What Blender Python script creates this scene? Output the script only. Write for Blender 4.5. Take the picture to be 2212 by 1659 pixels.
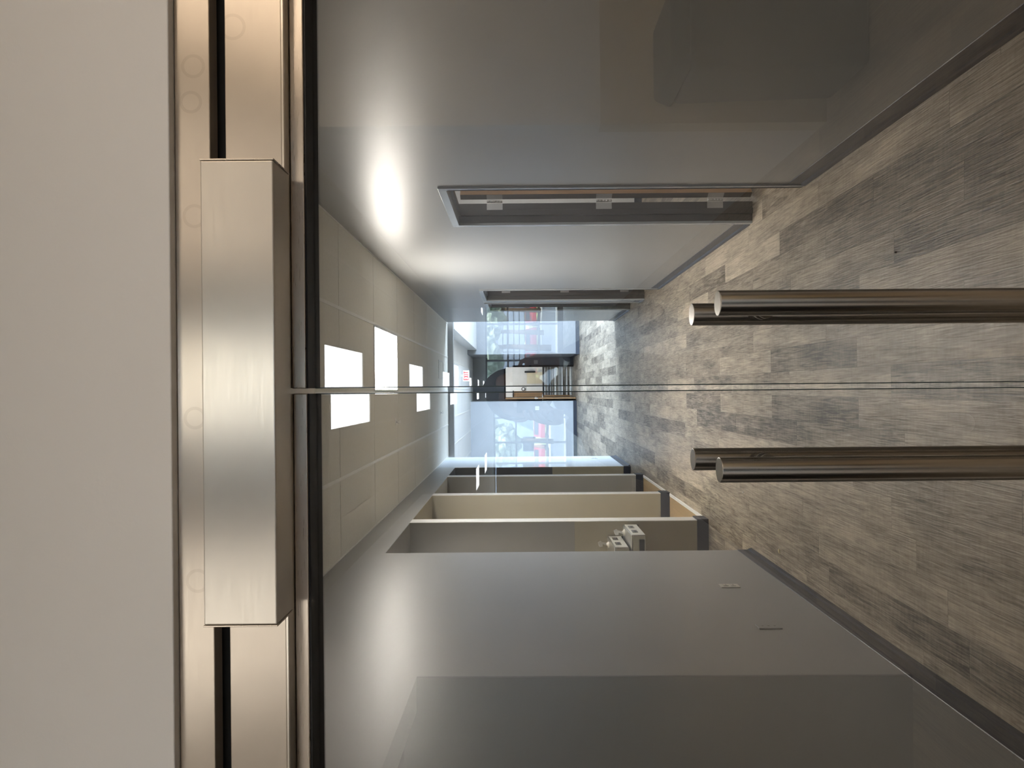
import bpy, bmesh, math, random
from mathutils import Vector, Matrix, Euler
random.seed(7)
S = bpy.context.scene
for o in list(bpy.data.objects): bpy.data.objects.remove(o)
C = S.collection
PI = math.pi

# ------------------------------------------------------------------ camera, world, sun, exposure
cam_d = bpy.data.cameras.new('camera'); cam = bpy.data.objects.new('camera', cam_d); C.objects.link(cam)
FPX = 1534.0
cam_d.sensor_fit = 'HORIZONTAL'; cam_d.sensor_width = 36.0; cam_d.lens = 36.0*FPX/2212
cam_d.shift_x = -(1121.4-1106)/2212; cam_d.shift_y = (840.5-829.5)/2212
cam_d.clip_start = 0.02; cam_d.clip_end = 300
r = 0.0090
# the phone is held on its side: picture left is world up
X = Vector((-math.sin(r)*1, 0, -math.cos(r))); Y = Vector((math.cos(r), 0, -math.sin(r))); Z = X.cross(Y)
M = Matrix((X, Y, Z)).transposed().to_4x4(); M.translation = Vector((0, 0, 1.70))
cam.matrix_world = M
S.camera = cam
S.view_settings.view_transform = 'Standard'; S.view_settings.look = 'None'
S.view_settings.gamma = 1; S.view_settings.use_curve_mapping = False
S.view_settings.exposure = 1.05

w = bpy.data.worlds.new('World'); S.world = w; w.use_nodes = True
bg = w.node_tree.nodes['Background']
bg.inputs[0].default_value = (0.62, 0.80, 1.0, 1); bg.inputs[1].default_value = 4.5
sd = bpy.data.lights.new('sun', 'SUN'); sun = bpy.data.objects.new('sun', sd); C.objects.link(sun)
sd.energy = 9; sd.angle = math.radians(0.6); sd.color = (1, .95, .86)
sun.rotation_euler = (math.radians(-42), 0, math.radians(-28))
# daylight entering the far lobby through its side glazing
ad = bpy.data.lights.new('lobby_daylight', 'AREA'); al = bpy.data.objects.new('lobby_daylight', ad); C.objects.link(al)
ad.shape = 'RECTANGLE'; ad.size = 2.5; ad.size_y = 3.6; ad.energy = 640; ad.color = (.62, .80, 1.0)
al.location = (5.5, 14.9, 1.55); al.rotation_euler = (0, math.radians(90), 0)
TROFFER = 25.0

# ------------------------------------------------------------------ materials
def mat(name, col, rough=.5, metal=0, spec=.5, noise=None, bump=None, emit=None, aniso=0, col2=None, stretch=(1,1,1)):
    m = bpy.data.materials.new(name); m.use_nodes = True
    nt = m.node_tree; N = nt.nodes; L = nt.links; b = N['Principled BSDF']
    b.inputs['Base Color'].default_value = (*col, 1); b.inputs['Roughness'].default_value = rough
    b.inputs['Metallic'].default_value = metal; b.inputs['Specular IOR Level'].default_value = spec
    tc = N.new('ShaderNodeTexCoord'); mp = N.new('ShaderNodeMapping'); L.new(tc.outputs['Object'], mp.inputs[0])
    mp.inputs['Scale'].default_value = stretch
    sc = noise if noise else 6
    nz = N.new('ShaderNodeTexNoise'); nz.inputs['Scale'].default_value = sc; nz.inputs['Detail'].default_value = 5
    L.new(mp.outputs[0], nz.inputs['Vector'])
    mx = N.new('ShaderNodeMix'); mx.data_type = 'RGBA'
    c2 = col2 if col2 else tuple(c*.93 for c in col)
    mx.inputs[6].default_value = (*col, 1); mx.inputs[7].default_value = (*c2, 1)
    rp = N.new('ShaderNodeValToRGB'); rp.color_ramp.elements[0].position = .35; rp.color_ramp.elements[1].position = .65
    L.new(nz.outputs['Fac'], rp.inputs[0]); L.new(rp.outputs[0], mx.inputs[0]); L.new(mx.outputs[2], b.inputs['Base Color'])
    if bump:
        n2 = N.new('ShaderNodeTexNoise'); n2.inputs['Scale'].default_value = bump[0]; n2.inputs['Detail'].default_value = 3
        L.new(mp.outputs[0], n2.inputs['Vector'])
        bp = N.new('ShaderNodeBump'); bp.inputs['Strength'].default_value = bump[1]; bp.inputs['Distance'].default_value = bump[2]
        L.new(n2.outputs['Fac'], bp.inputs['Height']); L.new(bp.outputs[0], b.inputs['Normal'])
    if aniso:
        b.inputs['Anisotropic'].default_value = aniso; b.inputs['Anisotropic Rotation'].default_value = .25
        tg = N.new('ShaderNodeTangent'); tg.direction_type = 'UV_MAP'; L.new(tg.outputs[0], b.inputs['Tangent'])
    if emit:
        b.inputs['Emission Color'].default_value = (*emit[0], 1); b.inputs['Emission Strength'].default_value = emit[1]
    return m

def steel_mat(name, col, rough, rings=(), aniso=.9):
    m = mat(name, col, rough, 1, noise=5, col2=tuple(c*.9 for c in col), aniso=aniso)
    nt = m.node_tree; N = nt.nodes; L = nt.links; b = N['Principled BSDF']
    # fine horizontal brushing modulates the roughness
    tc = N.new('ShaderNodeTexCoord'); mp = N.new('ShaderNodeMapping'); mp.inputs['Scale'].default_value = (25, 25, 900)
    L.new(tc.outputs['Object'], mp.inputs[0]); nz = N.new('ShaderNodeTexNoise'); nz.inputs['Scale'].default_value = 1; nz.inputs['Detail'].default_value = 4
    L.new(mp.outputs[0], nz.inputs['Vector'])
    mr = N.new('ShaderNodeMapRange'); mr.inputs[3].default_value = rough-.05; mr.inputs[4].default_value = rough+.07
    L.new(nz.outputs['Fac'], mr.inputs[0]); L.new(mr.outputs[0], b.inputs['Roughness'])
    if rings:   # old ring-shaped smudges on the sheet
        sep = N.new('ShaderNodeSeparateXYZ'); L.new(tc.outputs['Object'], sep.inputs[0])
        acc = None
        for (rx, rz, rr) in rings:
            cb = N.new('ShaderNodeCombineXYZ'); cb.inputs[1].default_value = 0
            L.new(sep.outputs[0], cb.inputs[0]); L.new(sep.outputs[2], cb.inputs[2])
            ds = N.new('ShaderNodeVectorMath'); ds.operation = 'DISTANCE'; ds.inputs[1].default_value = (rx, 0, rz); L.new(cb.outputs[0], ds.inputs[0])
            a = N.new('ShaderNodeMath'); a.operation = 'COMPARE'; a.inputs[1].default_value = rr; a.inputs[2].default_value = .0024
            L.new(ds.outputs['Value'], a.inputs[0])
            if acc is None: acc = a
            else:
                s = N.new('ShaderNodeMath'); s.operation = 'MAXIMUM'; L.new(acc.outputs[0], s.inputs[0]); L.new(a.outputs[0], s.inputs[1]); acc = s
        old = b.inputs['Base Color'].links[0].from_socket
        ml = N.new('ShaderNodeMath'); ml.operation = 'MULTIPLY'; ml.inputs[1].default_value = .13; L.new(acc.outputs[0], ml.inputs[0])
        mx = N.new('ShaderNodeMix'); mx.data_type = 'RGBA'; L.new(ml.outputs[0], mx.inputs[0]); L.new(old, mx.inputs[6]); mx.inputs[7].default_value = (.2, .15, .11, 1)
        L.new(mx.outputs[2], b.inputs['Base Color'])
    return m

def plank_mat(name, ca, cb, rough=.42, pw=.18, pl=1.22, grain=1.0):
    m = bpy.data.materials.new(name); m.use_nodes = True
    nt = m.node_tree; N = nt.nodes; L = nt.links; b = N['Principled BSDF']
    tc = N.new('ShaderNodeTexCoord'); sp = N.new('ShaderNodeSeparateXYZ'); L.new(tc.outputs['Object'], sp.inputs[0])
    def math_(op, a, c=None, d=None):
        n = N.new('ShaderNodeMath'); n.operation = op
        for i, v in enumerate((a, c, d)):
            if v is None: continue
            if isinstance(v, (int, float)): n.inputs[i].default_value = v
            else: L.new(v, n.inputs[i])
        return n.outputs[0]
    xs = math_('DIVIDE', sp.outputs[0], pw); row = math_('FLOOR', math_('ADD', xs, 100.37)); fx = math_('FRACT', math_('ADD', xs, 100.37))
    wn = N.new('ShaderNodeTexWhiteNoise'); wn.noise_dimensions = '1D'; L.new(row, wn.inputs['W'])
    ys = math_('ADD', math_('ADD', math_('DIVIDE', sp.outputs[1], pl), 50), wn.outputs['Value'])
    colm = math_('FLOOR', ys); fy = math_('FRACT', ys)
    cmb = N.new('ShaderNodeCombineXYZ'); L.new(row, cmb.inputs[0]); L.new(colm, cmb.inputs[1])
    w2 = N.new('ShaderNodeTexWhiteNoise'); w2.noise_dimensions = '2D'; L.new(cmb.outputs[0], w2.inputs['Vector'])
    off = N.new('ShaderNodeVectorMath'); off.operation = 'SCALE'; L.new(w2.outputs['Color'], off.inputs[0]); off.inputs['Scale'].default_value = 30
    ad = N.new('ShaderNodeVectorMath'); L.new(tc.outputs['Object'], ad.inputs[0]); L.new(off.outputs[0], ad.inputs[1])
    def nz(scale, st, det=6, dist=0):
        mp = N.new('ShaderNodeMapping'); mp.inputs['Scale'].default_value = st; L.new(ad.outputs[0], mp.inputs[0])
        n = N.new('ShaderNodeTexNoise'); n.inputs['Scale'].default_value = scale; n.inputs['Detail'].default_value = det; n.inputs['Distortion'].default_value = dist
        L.new(mp.outputs[0], n.inputs['Vector']); return n.outputs['Fac']
    g1 = nz(1, (150, 6, 1), 5, .6)        # fine grain along the plank
    g2 = nz(1, (9, 2.2, 1), 4)            # broad weathering
    g3 = nz(1, (14, 60, 1), 4)            # saw marks across
    g4 = nz(1, (45, 3.0, 1), 3, 2.2)      # flame figure
    v = math_('ADD', math_('MULTIPLY', g1, .42*grain), math_('MULTIPLY', g2, .42))
    v = math_('ADD', v, math_('MULTIPLY', g3, .16)); v = math_('ADD', v, math_('MULTIPLY', g4, .44*grain))
    v = math_('ADD', v, math_('MULTIPLY', w2.outputs['Value'], .22))
    mr = N.new('ShaderNodeMapRange'); mr.inputs[1].default_value = .64; mr.inputs[2].default_value = 1.03; L.new(v, mr.inputs[0])
    mx = N.new('ShaderNodeMix'); mx.data_type = 'RGBA'; mx.inputs[6].default_value = (*ca, 1); mx.inputs[7].default_value = (*cb, 1); L.new(mr.outputs[0], mx.inputs[0])
    ex = math_('LESS_THAN', math_('MINIMUM', fx, math_('SUBTRACT', 1, fx)), .008)
    ey = math_('LESS_THAN', math_('MINIMUM', fy, math_('SUBTRACT', 1, fy)), .0012)
    e = math_('MAXIMUM', ex, ey)
    m2 = N.new('ShaderNodeMix'); m2.data_type = 'RGBA'; L.new(math_('MULTIPLY', e, .55), m2.inputs[0]); L.new(mx.outputs[2], m2.inputs[6]); m2.inputs[7].default_value = (*[c*.35 for c in ca], 1)
    L.new(m2.outputs[2], b.inputs['Base Color'])
    bp = N.new('ShaderNodeBump'); bp.inputs['Strength'].default_value = .75; bp.inputs['Distance'].default_value = .0022
    h = math_('SUBTRACT', math_('ADD', g1, math_('MULTIPLY', g4, .8)), e)
    L.new(h, bp.inputs['Height']); L.new(bp.outputs[0], b.inputs['Normal'])
    b.inputs['Roughness'].default_value = rough; b.inputs['Specular IOR Level'].default_value = .6
    return m

def glass_mat(name, tint, r0=.10):
    m = bpy.data.materials.new(name); m.use_nodes = True
    nt = m.node_tree; N = nt.nodes; L = nt.links; N.clear()
    out = N.new('ShaderNodeOutputMaterial'); tr = N.new('ShaderNodeBsdfTransparent'); tr.inputs[0].default_value = (*tint, 1)
    gl = N.new('ShaderNodeBsdfGlossy'); gl.inputs['Roughness'].default_value = 0; gl.inputs[0].default_value = (1, .985, .98, 1)
    lw = N.new('ShaderNodeLayerWeight'); lw.inputs[0].default_value = .5
    pw = N.new('ShaderNodeMath'); pw.operation = 'POWER'; pw.inputs[1].default_value = 4.2; L.new(lw.outputs['Facing'], pw.inputs[0])
    mr = N.new('ShaderNodeMapRange'); mr.inputs[3].default_value = r0; mr.inputs[4].default_value = 1; L.new(pw.outputs[0], mr.inputs[0])
    ge = N.new('ShaderNodeNewGeometry'); iv = N.new('ShaderNodeMath'); iv.operation = 'SUBTRACT'; iv.inputs[0].default_value = 1; L.new(ge.outputs['Backfacing'], iv.inputs[1])
    f = N.new('ShaderNodeMath'); f.operation = 'MULTIPLY'; L.new(iv.outputs[0], f.inputs[0]); L.new(mr.outputs[0], f.inputs[1])
    mx = N.new('ShaderNodeMixShader'); L.new(f.outputs[0], mx.inputs[0]); L.new(tr.outputs[0], mx.inputs[1]); L.new(gl.outputs[0], mx.inputs[2])
    L.new(mx.outputs[0], out.inputs[0]); return m

def tile_mat():
    m = mat('ceiling_tile', (.86, .855, .80), .85, noise=120, col2=(.79, .78, .73), bump=(260, .35, .002))
    return m

G = {}
G['wall'] = mat('grey_paint', (.30, .303, .303), .38, spec=1.0, noise=2.2, col2=(.285, .289, .288), bump=(170, .12, .002))
G['wall_far'] = mat('pale_grey_paint', (.46, .49, .53), .5, noise=2, bump=(170, .1, .002))
G['slate'] = mat('slate_grey', (.13, .135, .15), .5, noise=2, bump=(170, .1, .002))  # darker grey, for the far recess and the last alcove
G['beige'] = mat('beige_paint', (.40, .37, .285), .42, noise=2, bump=(170, .1, .002))
G['tan'] = mat('tan_lobby_wainscot', (.62, .54, .38), .5, noise=2)
G['white_wall'] = mat('white_paint', (.83, .815, .815), .6, noise=1.2, col2=(.81, .79, .78), bump=(140, .12, .002))
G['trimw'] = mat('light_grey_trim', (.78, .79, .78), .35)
G['tile'] = tile_mat()
G['grid'] = mat('ceiling_grid', (.95, .95, .92), .4)
G['seam'] = mat('ceiling_shadow_gap', (.05, .05, .045), .8)
G['floor'] = plank_mat('grey_oak_plank', (.075, .057, .040), (.56, .475, .37), pw=.152)
G['floor_light'] = plank_mat('pale_maple_plank', (.42, .30, .16), (.78, .62, .38), rough=.35, grain=.4)
G['base'] = mat('navy_rubber_base', (.032, .038, .056), .38, noise=3)
G['steel'] = steel_mat('brushed_steel_header', (.68, .61, .535), .33, rings=((.50, 2.196, .016), (.445, 2.200, .015), (.27, 2.196, .016), (-.04, 2.198, .015), (-.29, 2.196, .016), (.56, 2.135, .018)))
G['steel_box'] = steel_mat('brushed_steel_cover', (.70, .655, .595), .33)
G['steel_rail'] = steel_mat('brushed_steel_rail', (.66, .59, .52), .28)
G['handle'] = mat('satin_steel_tube', (.50, .472, .435), .24, 1, noise=30, stretch=(1, 1, .1))
G['black'] = mat('black_gasket', (.006, .006, .007), .6)
G['glass'] = glass_mat('door_glass', (.945, .94, .935), .12)
G['pane'] = glass_mat('window_glass', (.93, .96, .96), .07)
G['edge'] = mat('dark_glass_edge', (.03, .045, .045), .25)
G['bronze'] = mat('dark_bronze_frame', (.040, .034, .030), .4, noise=4)
G['casing'] = mat('frame_grey', (.36, .38, .40), .22, noise=3)
G['wood'] = mat('oak_veneer', (.42, .245, .11), .45, noise=3, col2=(.33, .18, .075), stretch=(8, 8, .6))
G['wood_dark'] = mat('dark_door_edge', (.075, .055, .035), .5, noise=3, stretch=(8, 8, .6))
G['hinge'] = mat('satin_hinge_steel', (.58, .58, .58), .33, 1)
G['chrome'] = mat('polished_steel', (.82, .82, .80), .3, 1)
G['fount'] = mat('stainless_cabinet', (.58, .57, .55), .26, 1, noise=4)
G['fount_top'] = mat('pale_fountain_top', (.62, .62, .58), .3, 0)
G['plastic'] = mat('off_white_plastic', (.66, .64, .57), .4)
G['plate_grey'] = mat('painted_over_plate', (.34, .345, .335), .4)
G['red'] = mat('exit_sign_red', (.75, .01, .02), .4, emit=((1, .01, .02), .25))
G['sign'] = mat('exit_sign_face', (.85, .85, .85), .4, emit=((1, .97, .97), .25))
G['lamp'] = mat('lit_diffuser', (.9, .9, .9), .5, emit=((1, .95, .86), TROFFER))
G['lamp_cool'] = mat('lit_lobby_diffuser', (.9, .9, .9), .5, emit=((.90, .95, 1), 4.6))
G['fill_near'] = mat('fill_panel_neutral', (.9, .9, .9), .5, emit=((1, .95, .82), 4.4))
G['fill_soft'] = mat('fill_panel_soft', (.9, .9, .9), .5, emit=((1, .92, .74), 1.7))
G['fill_mid'] = mat('fill_panel_mid', (.9, .9, .9), .5, emit=((1, .93, .82), 1.6))
G['fill_dim'] = mat('fill_panel_tan', (.9, .9, .9), .5, emit=((1, .84, .66), 1.05))
G['fill_warm'] = mat('fill_panel_warm', (.9, .9, .9), .5, emit=((1, .80, .60), 3.6))
G['lamp_kit'] = mat('lit_room_diffuser', (.9, .9, .9), .5, emit=((1, .97, .93), 6.5))
G['lamp_off'] = mat('unlit_diffuser', (.72, .72, .72), .4)
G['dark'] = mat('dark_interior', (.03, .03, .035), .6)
G['bin'] = mat('black_bin_plastic', (.012, .013, .014), .4)
G['cream'] = mat('cream_board', (.80, .74, .55), .5)
G['far_grey'] = mat('mid_grey_paint', (.22, .23, .25), .5, noise=2, bump=(170, .1, .002))
G['skyl'] = mat('pale_blue_light_lens', (.8, .85, .9), .5, emit=((.78, .88, 1), .55))
G['hedge'] = mat('sunlit_hedge', (.45, .55, .12), .7, noise=5, col2=(.75, .8, .5))
G['leaf'] = mat('leaf_green', (.16, .22, .12), .6, noise=5, col2=(.60, .66, .52))
G['bark'] = mat('bark', (.12, .08, .05), .8)
G['asphalt'] = mat('asphalt', (.16, .17, .19), .8)
G['concrete'] = mat('pale_concrete', (.55, .55, .52), .8)
G['pale_blue'] = mat('pale_blue_render', (.42, .52, .68), .7)
G['facade'] = mat('blue_grey_facade', (.30, .36, .46), .6)
G['carred'] = mat('red_car_paint', (.55, .015, .03), .3)
G['carglass'] = mat('car_glass', (.03, .04, .05), .1)
G['tire'] = mat('tyre_rubber', (.015, .015, .015), .7)
G['skin'] = mat('skin', (.42, .25, .18), .5, noise=12)
G['shirt'] = mat('charcoal_cloth', (.035, .037, .045), .85, noise=60)
G['trousers'] = mat('dark_denim', (.02, .024, .036), .85, noise=60)
G['hair'] = mat('dark_hair', (.015, .012, .010), .6, noise=90)
G['phone'] = mat('phone_body', (.02, .02, .022), .25)
G['crumb'] = mat('pale_scrap', (.62, .52, .33), .7)
G['leafdark'] = mat('dark_scrap', (.03, .022, .015), .7)

# ------------------------------------------------------------------ mesh helpers
class MB:
    def __init__(s): s.bm = bmesh.new(); s.uv = s.bm.loops.layers.uv.new('UVMap')
    def box(s, x0, x1, y0, y1, z0, z1, mi=0):
        vs = [s.bm.verts.new(p) for p in ((x0,y0,z0),(x1,y0,z0),(x1,y1,z0),(x0,y1,z0),(x0,y0,z1),(x1,y0,z1),(x1,y1,z1),(x0,y1,z1))]
        for f in ((3,2,1,0),(4,5,6,7),(0,1,5,4),(1,2,6,5),(2,3,7,6),(3,0,4,7)):
            fc = s.bm.faces.new([vs[i] for i in f]); fc.material_index = mi
        return s
    def prism(s, pts, axis, a0, a1, mi=0):
        # pts: 2D outline; axis 'x': (y,z), 'y': (x,z), 'z': (x,y)
        def P(p, a): return (a, p[0], p[1]) if axis == 'x' else (p[0], a, p[1]) if axis == 'y' else (p[0], p[1], a)
        A = [s.bm.verts.new(P(p, a0)) for p in pts]; B = [s.bm.verts.new(P(p, a1)) for p in pts]; n = len(pts)
        fs = [s.bm.faces.new(A), s.bm.faces.new(B[::-1])] + [s.bm.faces.new((A[i], B[i], B[(i+1) % n], A[(i+1) % n])) for i in range(n)]
        for f in fs: f.material_index = mi
        return s
    def cyl(s, p0, p1, r0, r1=None, n=24, mi=0, caps=True):
        r1 = r0 if r1 is None else r1
        p0 = Vector(p0); p1 = Vector(p1); d = (p1-p0).normalized()
        a = d.orthogonal().normalized(); b = d.cross(a)
        A = []; B = []
        for i in range(n):
            t = 2*PI*i/n; q = a*math.cos(t)+b*math.sin(t)
            A.append(s.bm.verts.new(p0+q*r0)); B.append(s.bm.verts.new(p1+q*r1))
        for i in range(n):
            f = s.bm.faces.new((A[i], A[(i+1) % n], B[(i+1) % n], B[i])); f.smooth = True; f.material_index = mi
        if caps:
            for f in (s.bm.faces.new(A[::-1]), s.bm.faces.new(B)): f.material_index = mi
        return s
    def tube(s, pts, rad, n=12):
        for i in range(len(pts)-1):
            s.cyl(pts[i], pts[i+1], rad if isinstance(rad, (int, float)) else rad[i], rad if isinstance(rad, (int, float)) else rad[i+1], n)
        return s
    def lathe(s, c, prof, axis='z', n=24):
        rings = []
        for (rr, h) in prof:
            ring = []
            for i in range(n):
                t = 2*PI*i/n; a, b = rr*math.cos(t), rr*math.sin(t)
                p = (c[0]+a, c[1]+b, c[2]+h) if axis == 'z' else (c[0]+a, c[1]+h, c[2]+b)
                ring.append(s.bm.verts.new(p))
            rings.append(ring)
        for k in range(len(rings)-1):
            for i in range(n):
                f = s.bm.faces.new((rings[k][i], rings[k][(i+1) % n], rings[k+1][(i+1) % n], rings[k+1][i])); f.smooth = True
        s.bm.faces.new(rings[0]); s.bm.faces.new(rings[-1][::-1]); return s
    def ball(s, c, rad, sc=(1,1,1), sub=3, jit=0):
        g = bmesh.ops.create_icosphere(s.bm, subdivisions=sub, radius=rad)
        for v in g['verts']:
            k = 1+random.uniform(-jit, jit)
            v.co = Vector((v.co.x*sc[0]*k+c[0], v.co.y*sc[1]*k+c[1], v.co.z*sc[2]*k+c[2]))
        if not jit:
            for v in g['verts']:
                for f in v.link_faces: f.smooth = True
        return s
    def build(s, name, m, parent=None, bevel=0, loc=None):
        bmesh.ops.recalc_face_normals(s.bm, faces=s.bm.faces)
        for f in s.bm.faces:
            n = f.normal
            for l in f.loops:
                c = l.vert.co
                if abs(n.x) > .7: uv = (c.y, c.z)
                elif abs(n.z) > .7: uv = (c.x, c.y)
                else: uv = (c.x, c.z)
                l[s.uv].uv = uv
        me = bpy.data.meshes.new(name); 
        if loc:
            bmesh.ops.translate(s.bm, verts=s.bm.verts, vec=(-loc[0], -loc[1], -loc[2]))
        s.bm.to_mesh(me); s.bm.free()
        for q in (m if isinstance(m, (list, tuple)) else [m]): me.materials.append(q)
        o = bpy.data.objects.new(name, me); C.objects.link(o)
        if loc: o.location = loc
        if parent:
            o.parent = parent
            o.matrix_parent_inverse = Matrix.Translation(-parent.location) if not loc else Matrix.Translation(-parent.location)
        if bevel:
            bv = o.modifiers.new('bevel', 'BEVEL'); bv.width = bevel; bv.segments = 3; bv.limit_method = 'ANGLE'; bv.angle_limit = math.radians(40)
            bv.harden_normals = False
        return o

def thing(name, label, cat, loc, group=None):
    o = bpy.data.objects.new(name, None); C.objects.link(o); o.location = loc
    o['label'] = label; o['category'] = cat
    if group: o['group'] = group
    return o
def tag(o, label, cat, group=None):
    o['label'] = label; o['category'] = cat
    if group: o['group'] = group
    return o
def struct(o, label=None):
    o['kind'] = 'structure'
    if label: o['label'] = label
    return o
def copytree(o, loc, label):
    c = o.copy(); C.objects.link(c); c.location = loc; c['label'] = label
    for ch in [q for q in bpy.data.objects if q.parent == o]:
        d = ch.copy(); C.objects.link(d); d.parent = c
        for g in [q for q in bpy.data.objects if q.parent == ch]:
            e = g.copy(); C.objects.link(e); e.parent = d
    return c

# ------------------------------------------------------------------ dimensions (metres)
W = 1.20            # half width of the corridor
H = 2.98            # ceiling height
YG = 1.15           # front face of the glass doors
END = 12.6          # corridor ends, far lobby begins

# ------------------------------------------------------------------ floor
struct(MB().box(-6.2, 6.2, -25.2, 26, -.12, 0).build('floor', G['floor']), 'grey-brown wood plank floor')
# ------------------------------------------------------------------ corridor walls
def wall_open(name, x0, x1, y0, y1, opens, z1, m):
    b = MB(); y = y0
    for (a, c, zt) in opens:
        if a > y: b.box(x0, x1, y, a, 0, z1)
        b.box(x0, x1, a, c, zt, z1); y = c
    if y1 > y: b.box(x0, x1, y, y1, 0, z1)
    return struct(b.build(name, m))
D1 = (4.20, 5.19); D2 = (8.55, 9.62); D3 = (9.88, 10.85)
wr = wall_open('wall_right', W, W+.15, 1.2, END, [(D1[0]+.02, D1[1]-.02, 2.15), (D2[0]+.02, D2[1]-.02, 2.15), (D3[0]+.02, D3[1]-.02, 2.15)], 3.2, G['wall'])
wr['label'] = 'glossy grey corridor wall with three door openings'
b = MB()
b.box(-W-.15, -W, 1.2, 5.23, 0, 3.2)
b.box(-W-.15, -W, 5.23, 10.95, 2.70, 3.2)
wl = struct(b.build('wall_left', G['wall']), 'glossy grey corridor wall with outlets and alcove openings')
struct(MB().box(-3.3, -W, 10.95, END, 1.20, 3.2).box(-3.3, -W, 10.952, END, 0, 1.20).build('wall_left_end', G['wall_far']), 'pale grey wall block past the last alcove')

# baseboards
def base(name, segs, side):
    b = MB()
    for (x, y0, y1, sx) in segs:
        b.prism([(x, 0), (x+sx*.016, 0), (x+sx*.012, .018), (x+sx*.004, .030), (x+sx*.003, .102), (x, .104)], 'y', y0, y1)
    return struct(b.build(name, G['base']), side)
base('baseboard_right', [(W, 1.21, D1[0]-.002, -1), (W, D1[1]+.002, D2[0]-.002, -1), (W, D2[1]+.002, D3[0]-.002, -1), (W, D3[1]+.002, END, -1)], 'navy rubber base along the right wall')
base('baseboard_left', [(-W, 1.21, 5.23, 1)], 'navy rubber base along the left wall')
base('baseboard_left_end', [(-W, 10.95, END, 1)], 'navy rubber base past the alcoves')

# ------------------------------------------------------------------ alcoves on the left
PIERS = [(6.42, 6.58), (8.07, 8.22), (9.78, 9.94)]
mats_low = ['beige', 'beige', 'wall', None]
struct(MB().box(-3.4, -3.3, 5.0, 11.0, 0, 3.2).build('wall_alcove_back', G['beige']))
struct(MB().box(-3.3, -W-.15, 5.08, 5.23, 0, 3.2).build('wall_alcove_near', G['beige']))
for i, (a, c) in enumerate(PIERS):
    if i == 0:
        struct(MB().box(-3.3, -W-.004, a, c, 1.21, 2.70).build('wall_pier_%d' % (i+1), G['wall']), 'grey upper wall of the drinking fountain alcove')
        struct(MB().box(-3.3, -W-.004, a-.006, c, 0, 1.21).build('wall_pier_low', G['beige']), 'beige lower wall behind the drinking fountains')
    else:
        struct(MB().box(-3.3, -W-.004, a, c, 0, 2.70).build('wall_pier_%d' % (i+1), G['beige'] if i == 1 else G['wall']))
    struct(MB().box(-W-.004, -W+.001, a-.001, c+.001, .10, 2.70).build('trim_%d' % (i+1), G['trimw']), 'pale end of a partition wall')  # end face coloured paler than the partition's sides
    bb = MB(); bb.box(-3.3, -W, a-.012, a, 0, .104); bb.box(-W, -W+.012, a-.012, c+.004, 0, .104)
    struct(bb.build('baseboard_pier_%d' % (i+1), G['base'], bevel=.003))
struct(MB().box(-3.3, -W-.004, 10.93, 10.95, 1.20, 2.70).build('wall_last_alcove', G['slate']))
struct(MB().box(-3.3, -W-.004, 10.924, 10.95, 0, 1.20).build('wall_last_alcove_low', G['beige']))
struct(MB().box(-3.3, -W, 10.912, 10.924, 0, .104).build('baseboard_last', G['base'], bevel=.003))
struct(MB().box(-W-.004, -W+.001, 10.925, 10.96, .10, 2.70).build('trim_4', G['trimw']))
for i, (a, c, m) in enumerate([(5.23, 6.42, 'wall'), (6.58, 8.07, 'beige'), (8.22, 9.78, 'trimw'), (9.94, 10.95, 'slate')]):
    struct(MB().box(-3.3, -W-.15+.0, a, c, 2.70, 2.74).box(-W-.15, -W-.001, a, c, 2.697, 2.70).build('ceiling_alcove_%d' % (i+1), G[m]))
for i, (a, c) in enumerate([(6.585, 8.055), (8.225, 9.765)]):
    struct(MB().box(-3.3, -W-.03, a, c, 0, .003).build('floor_alcove_%d' % (i+1), G['floor_light']), 'pale wood plank floor inside an alcove')
    struct(MB().prism([(-W-.035, 0), (-W+.005, 0), (-W-.002, .006), (-W-.028, .006)], 'y', a, c).build('trim_%d' % (i+5), G['trimw']), 'white floor transition strip')

# ------------------------------------------------------------------ corridor ceiling with 2x4 grid
def ceiling(name, x0, x1, y0, y1, z, holes, xl, yl, m=None):
    """tiles as one lay-in ceiling; grid tees and reveal lines modelled"""
    xs = sorted(set([x0, x1]+[x for x in xl if x0 < x < x1])); ys = sorted(set([y0, y1]+[y for y in yl if y0 < y < y1]))
    b = MB()
    for i in range(len(xs)-1):
        for j in range(len(ys)-1):
            cx, cy = (xs[i]+xs[i+1])/2, (ys[j]+ys[j+1])/2
            if any(h[0] < cx < h[1] and h[2] < cy < h[3] for h in holes): continue
            g = .010
            b.box(xs[i]+g, xs[i+1]-g, ys[j]+g*.4, ys[j+1]-g*.4, z, z+.02)
    c = struct(b.build(name, m or G['tile']), 'beige lay-in ceiling tiles')
    b = MB()
    for x in xs: b.box(x-.012, x+.012, y0, y1, z-.004, z+.004)
    b.build('ceiling_grid', G['grid'], c)
    b = MB()
    for y in ys[1:-1]: b.box(x0, x1, y-.006, y+.006, z+.004, z+.010)
    b.box(x0, x1, y0, y1, z+.03, z+.06)
    b.build('ceiling_reveal', G['seam'], c)
    return c
YL = [6.27+1.21*k for k in range(-4, 6)]
ceiling('ceiling', -W, W, 1.2, 12.8, H, [(-.02, .59, 6.27, 7.48)], [-.63, -.02, .59], YL)
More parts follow.
